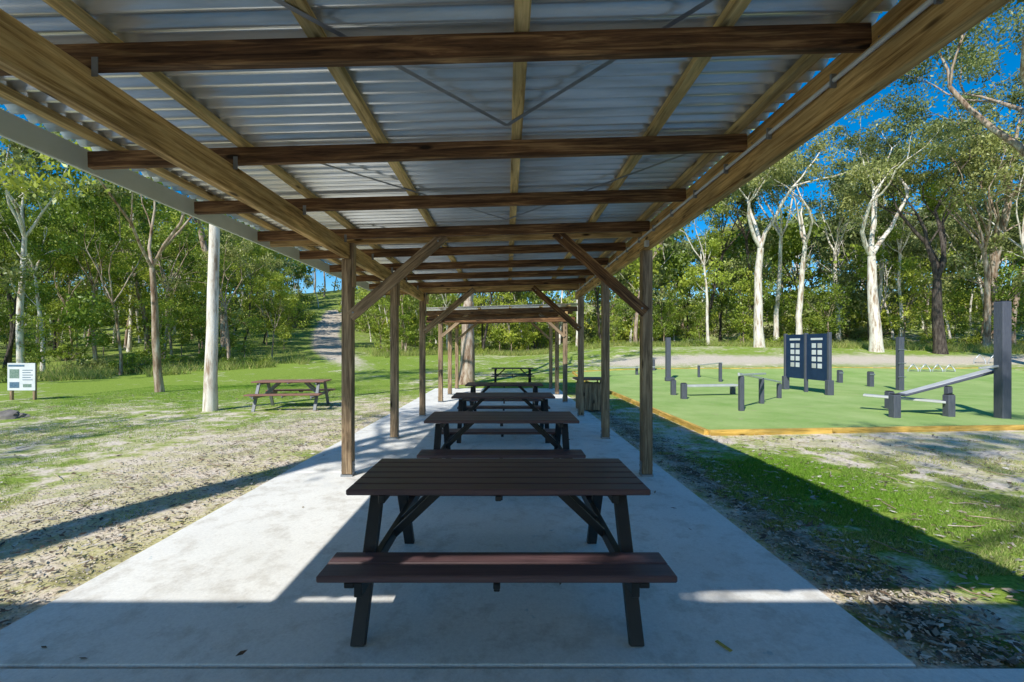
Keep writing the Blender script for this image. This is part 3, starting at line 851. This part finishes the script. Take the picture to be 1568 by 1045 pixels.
e = empty("situp_bench", (10.0, 9.7, 0))
epost(e, px(1535, 9.75), 9.75, 2.6, .20)
epost(e, px(1370, 9.75), 9.75, .52, .16, "leg"); epost(e, px(1453, 9.95), 9.95, .50, .16, "leg"); epost(e, px(1362, 11.2), 11.2, .45, .15, "leg")
gbar(e, "low_seat", (px(1322, 11.0), 11.0, .38), (px(1448, 10.0), 10.0, .33), .30, .05, M_lightgrey)
gbar(e, "incline_board", (px(1378, 10.3), 10.3, .45), (px(1527, 10.0), 10.0, 1.08), .32, .045, M_equip)
gbar(e, "incline_top", (px(1382, 10.3), 10.3, .485), (px(1522, 10.0), 10.0, 1.10), .24, .02, M_lightgrey)
gbar(e, "foot_rail", (px(1500, 9.6), 9.6, 1.12), (px(1535, 9.8), 9.8, 1.18), .05, .05, M_rail)
epost(e, px(1452, 10.7), 10.7, .62, .12, "support")

e = empty("chinup_post", (px(1378, 16), 16, 0)); epost(e, px(1378, 16), 16, 1.95, .18)
for zz in (.5, 1.0, 1.5): gbar(e, "rung", (px(1378, 16)-.14, 15.9, zz), (px(1378, 16)+.14, 15.9, zz), .03, .03, M_galv)
e = empty("exercise_station", (px(1023, 20), 20, 0)); epost(e, px(1023, 20.3), 20.3, 2.0, .2)
gbar(e, "foot_block", (px(1023, 20.3)-.2, 20.1, .1), (px(1023, 20.3)+.2, 20.1, .1), .2, .16, M_equip)

e = empty("exercise_bench", (px(1090, 14), 14, 0))
epost(e, px(1047, 13.4), 13.4, .48, .16, "leg"); epost(e, px(1031, 14.6), 14.6, .5, .15, "leg")
gbar(e, "seat_board", (px(1050, 14.2), 14.2, .34), (px(1128, 14.6), 14.6, .34), .34, .06, M_lightgrey)
epost(e, px(1122, 14.9), 14.9, .3, .14, "leg")

e = empty("balance_rail", (6.5, 12, 0))
epost(e, px(1135, 10.8), 10.8, .86, .11); epost(e, px(1166, 12.2), 12.2, .70, .11); epost(e, px(1193, 13.6), 13.6, .45, .11)
gbar(e, "hand_rail", (px(1131, 10.7), 10.7, .93), (px(1195, 13.7), 13.7, .50), .05, .05, M_rail)
gbar(e, "hand_rail_b", (px(1131, 10.7), 10.7, .90), (px(1172, 11.9), 11.9, .86), .05, .05, M_rail)

e = empty("pushup_bars", (9.3, 20, 0))
epost(e, px(1070, 21.5), 21.5, .55, .1); epost(e, px(1103, 19.8), 19.8, .85, .12)
gbar(e, "grip_bar", (px(1068, 21.6), 21.6, .58), (px(1106, 19.7), 19.7, .88), .05, .05, M_rail)
e = empty("pushup_bars.001", (5, 24, 0))
epost(e, px(931, 22), 22, .45, .12); epost(e, px(975, 22.5), 22.5, .42, .12); epost(e, px(1001, 24), 24, .6, .12)
gbar(e, "grip_bar", (px(928, 22), 22, .45), (px(1003, 22.5), 22.5, .4), .06, .05, M_rail)
e = empty("short_bollard", (14.5, 17.4, 0)); epost(e, px(1333, 17.6), 17.6, .6, .17)
gbar(e, "top_band", (px(1333, 17.6)-.1, 17.5, .5), (px(1333, 17.6)+.1, 17.5, .5), .01, .06, M_galv)
e = empty("short_bollard.001", (12, 18, 0)); epost(e, px(1286, 19.4), 19.4, .55, .17)
gbar(e, "top_band", (px(1286, 19.4)-.1, 19.3, .45), (px(1286, 19.4)+.1, 19.3, .45), .01, .06, M_galv)

e = empty("fitness_sign_board", (11, 16, 0))
P0 = V((px(1270, 14.4), 14.4, h1(10.6, 14.4)+.05)); P1 = V((px(1203, 16.4), 16.4, h1(11, 16.4)+.05))
D = (P1-P0); Ls = D.length; D.normalize(); Nn = V((0, 0, 1)).cross(D).normalized()
if Nn.dot(V((-1, -1, 0))) < 0: Nn = -Nn
def SB(nm, a0, a1, z0, z1, off, th, m, bev=.004):
    p0 = P0+D*a0+Nn*off+V((0, 0, (z0+z1)/2)); p1 = P0+D*a1+Nn*off+V((0, 0, (z0+z1)/2))
    bar(nm, p0, p1, th, z1-z0, m, e, bev=bev)
for a in (0, Ls/2, Ls):
    bar("frame_post", P0+D*a+V((0, 0, -.1)), P0+D*a+V((0, 0, 2.08)), .10, .10, M_equip, e, bev=.01)
for a0, a1 in ((.05, Ls/2-.05), (Ls/2+.05, Ls-.05)):
    SB("panel", a0, a1, .46, 2.04, 0, .05, M_signdark)
    w = (a1-a0)
    SB("header_text", a0+w*.22, a1-w*.22, 1.83, 1.90, .03, .006, M_white, .001)
    for r in range(4):
        for c in range(2):
            x0_ = a0+w*(.25+c*.28)
            SB("tile", x0_, x0_+w*.20, 1.56-r*.23, 1.72-r*.23, .03, .006, M_white if (r+c) % 4 else M_lightgrey, .001)
for p, s in ((P0, 1), (P1, -1)):
    bar("foot", p+V((0, 0, .0)), p+V((0, 0, .5)), .20, .16, M_equip, e, bev=.01)

def hoops(name, x, y, n, sp, r):
    e = empty(name, (x, y, 0))
    for i in range(n):
        cx = x+i*sp; g = h1(cx, y)
        pts = [(cx+r*math.cos(a), y+.1*math.sin(a*2), g+.15+r*1.1*math.sin(a)) for a in np.linspace(0, math.pi, 12)]
        pts = [(pts[0][0], y, g-.05)]+pts+[(pts[-1][0], y, g-.05)]
        tube("hoop", pts, .03, M_rail, e, 8)
    bar("ground_rail", (x-r, y, h1(x, y)+.09), (x+(n-1)*sp+r, y, h1(x+(n-1)*sp, y)+.09), .05, .03, M_galv, e)
hoops("bike_rack", px(1398, 23.5), 23.5, 4, .66, .27)
hoops("bike_rack.001", px(1500, 26.5), 26.5, 2, .9, .35)

# ---------------------------------------------------------------- world, sun, camera
w = bpy.data.worlds.new("World"); sc.world = w; w.use_nodes = True
nt = w.node_tree; bg = nt.nodes["Background"]
sky = nt.nodes.new("ShaderNodeTexSky"); sky.sky_type = 'NISHITA'; sky.sun_disc = False
el = math.atan(1/math.hypot(SUN.x, SUN.y))
sky.sun_elevation = el; sky.sun_rotation = math.atan2(-SUN.x, -SUN.y)
sky.air_density = 1.0; sky.dust_density = .0; sky.ozone_density = 3.0
hs = nt.nodes.new("ShaderNodeHueSaturation"); hs.inputs["Saturation"].default_value = 1.55; hs.inputs["Value"].default_value = 1.3
nt.links.new(sky.outputs[0], hs.inputs["Color"]); nt.links.new(hs.outputs[0], bg.inputs[0])
bg.inputs[1].default_value = .12
sl = bpy.data.lights.new("sun", 'SUN'); sl.energy = 5.0; sl.angle = math.radians(.5); sl.color = (1, .975, .91)
so = bpy.data.objects.new("sun", sl); col.objects.link(so)
so.rotation_mode = 'QUATERNION'; so.rotation_quaternion = SUN.to_track_quat('-Z', 'Y'); so.location = (-20, -30, 40)

cam = bpy.data.cameras.new("camera"); co = bpy.data.objects.new("camera", cam); col.objects.link(co)
co.location = (0, 0, 1.60); co.rotation_euler = (math.pi/2, 0, 0)
cam.sensor_width = 36; cam.lens = 670/1568*36; cam.shift_x = 8/1568; cam.shift_y = 11.5/1568
cam.clip_start = .02; cam.clip_end = 1500
sc.camera = co
sc.view_settings.view_transform = 'Standard'; sc.view_settings.look = 'None'; sc.view_settings.exposure = 0
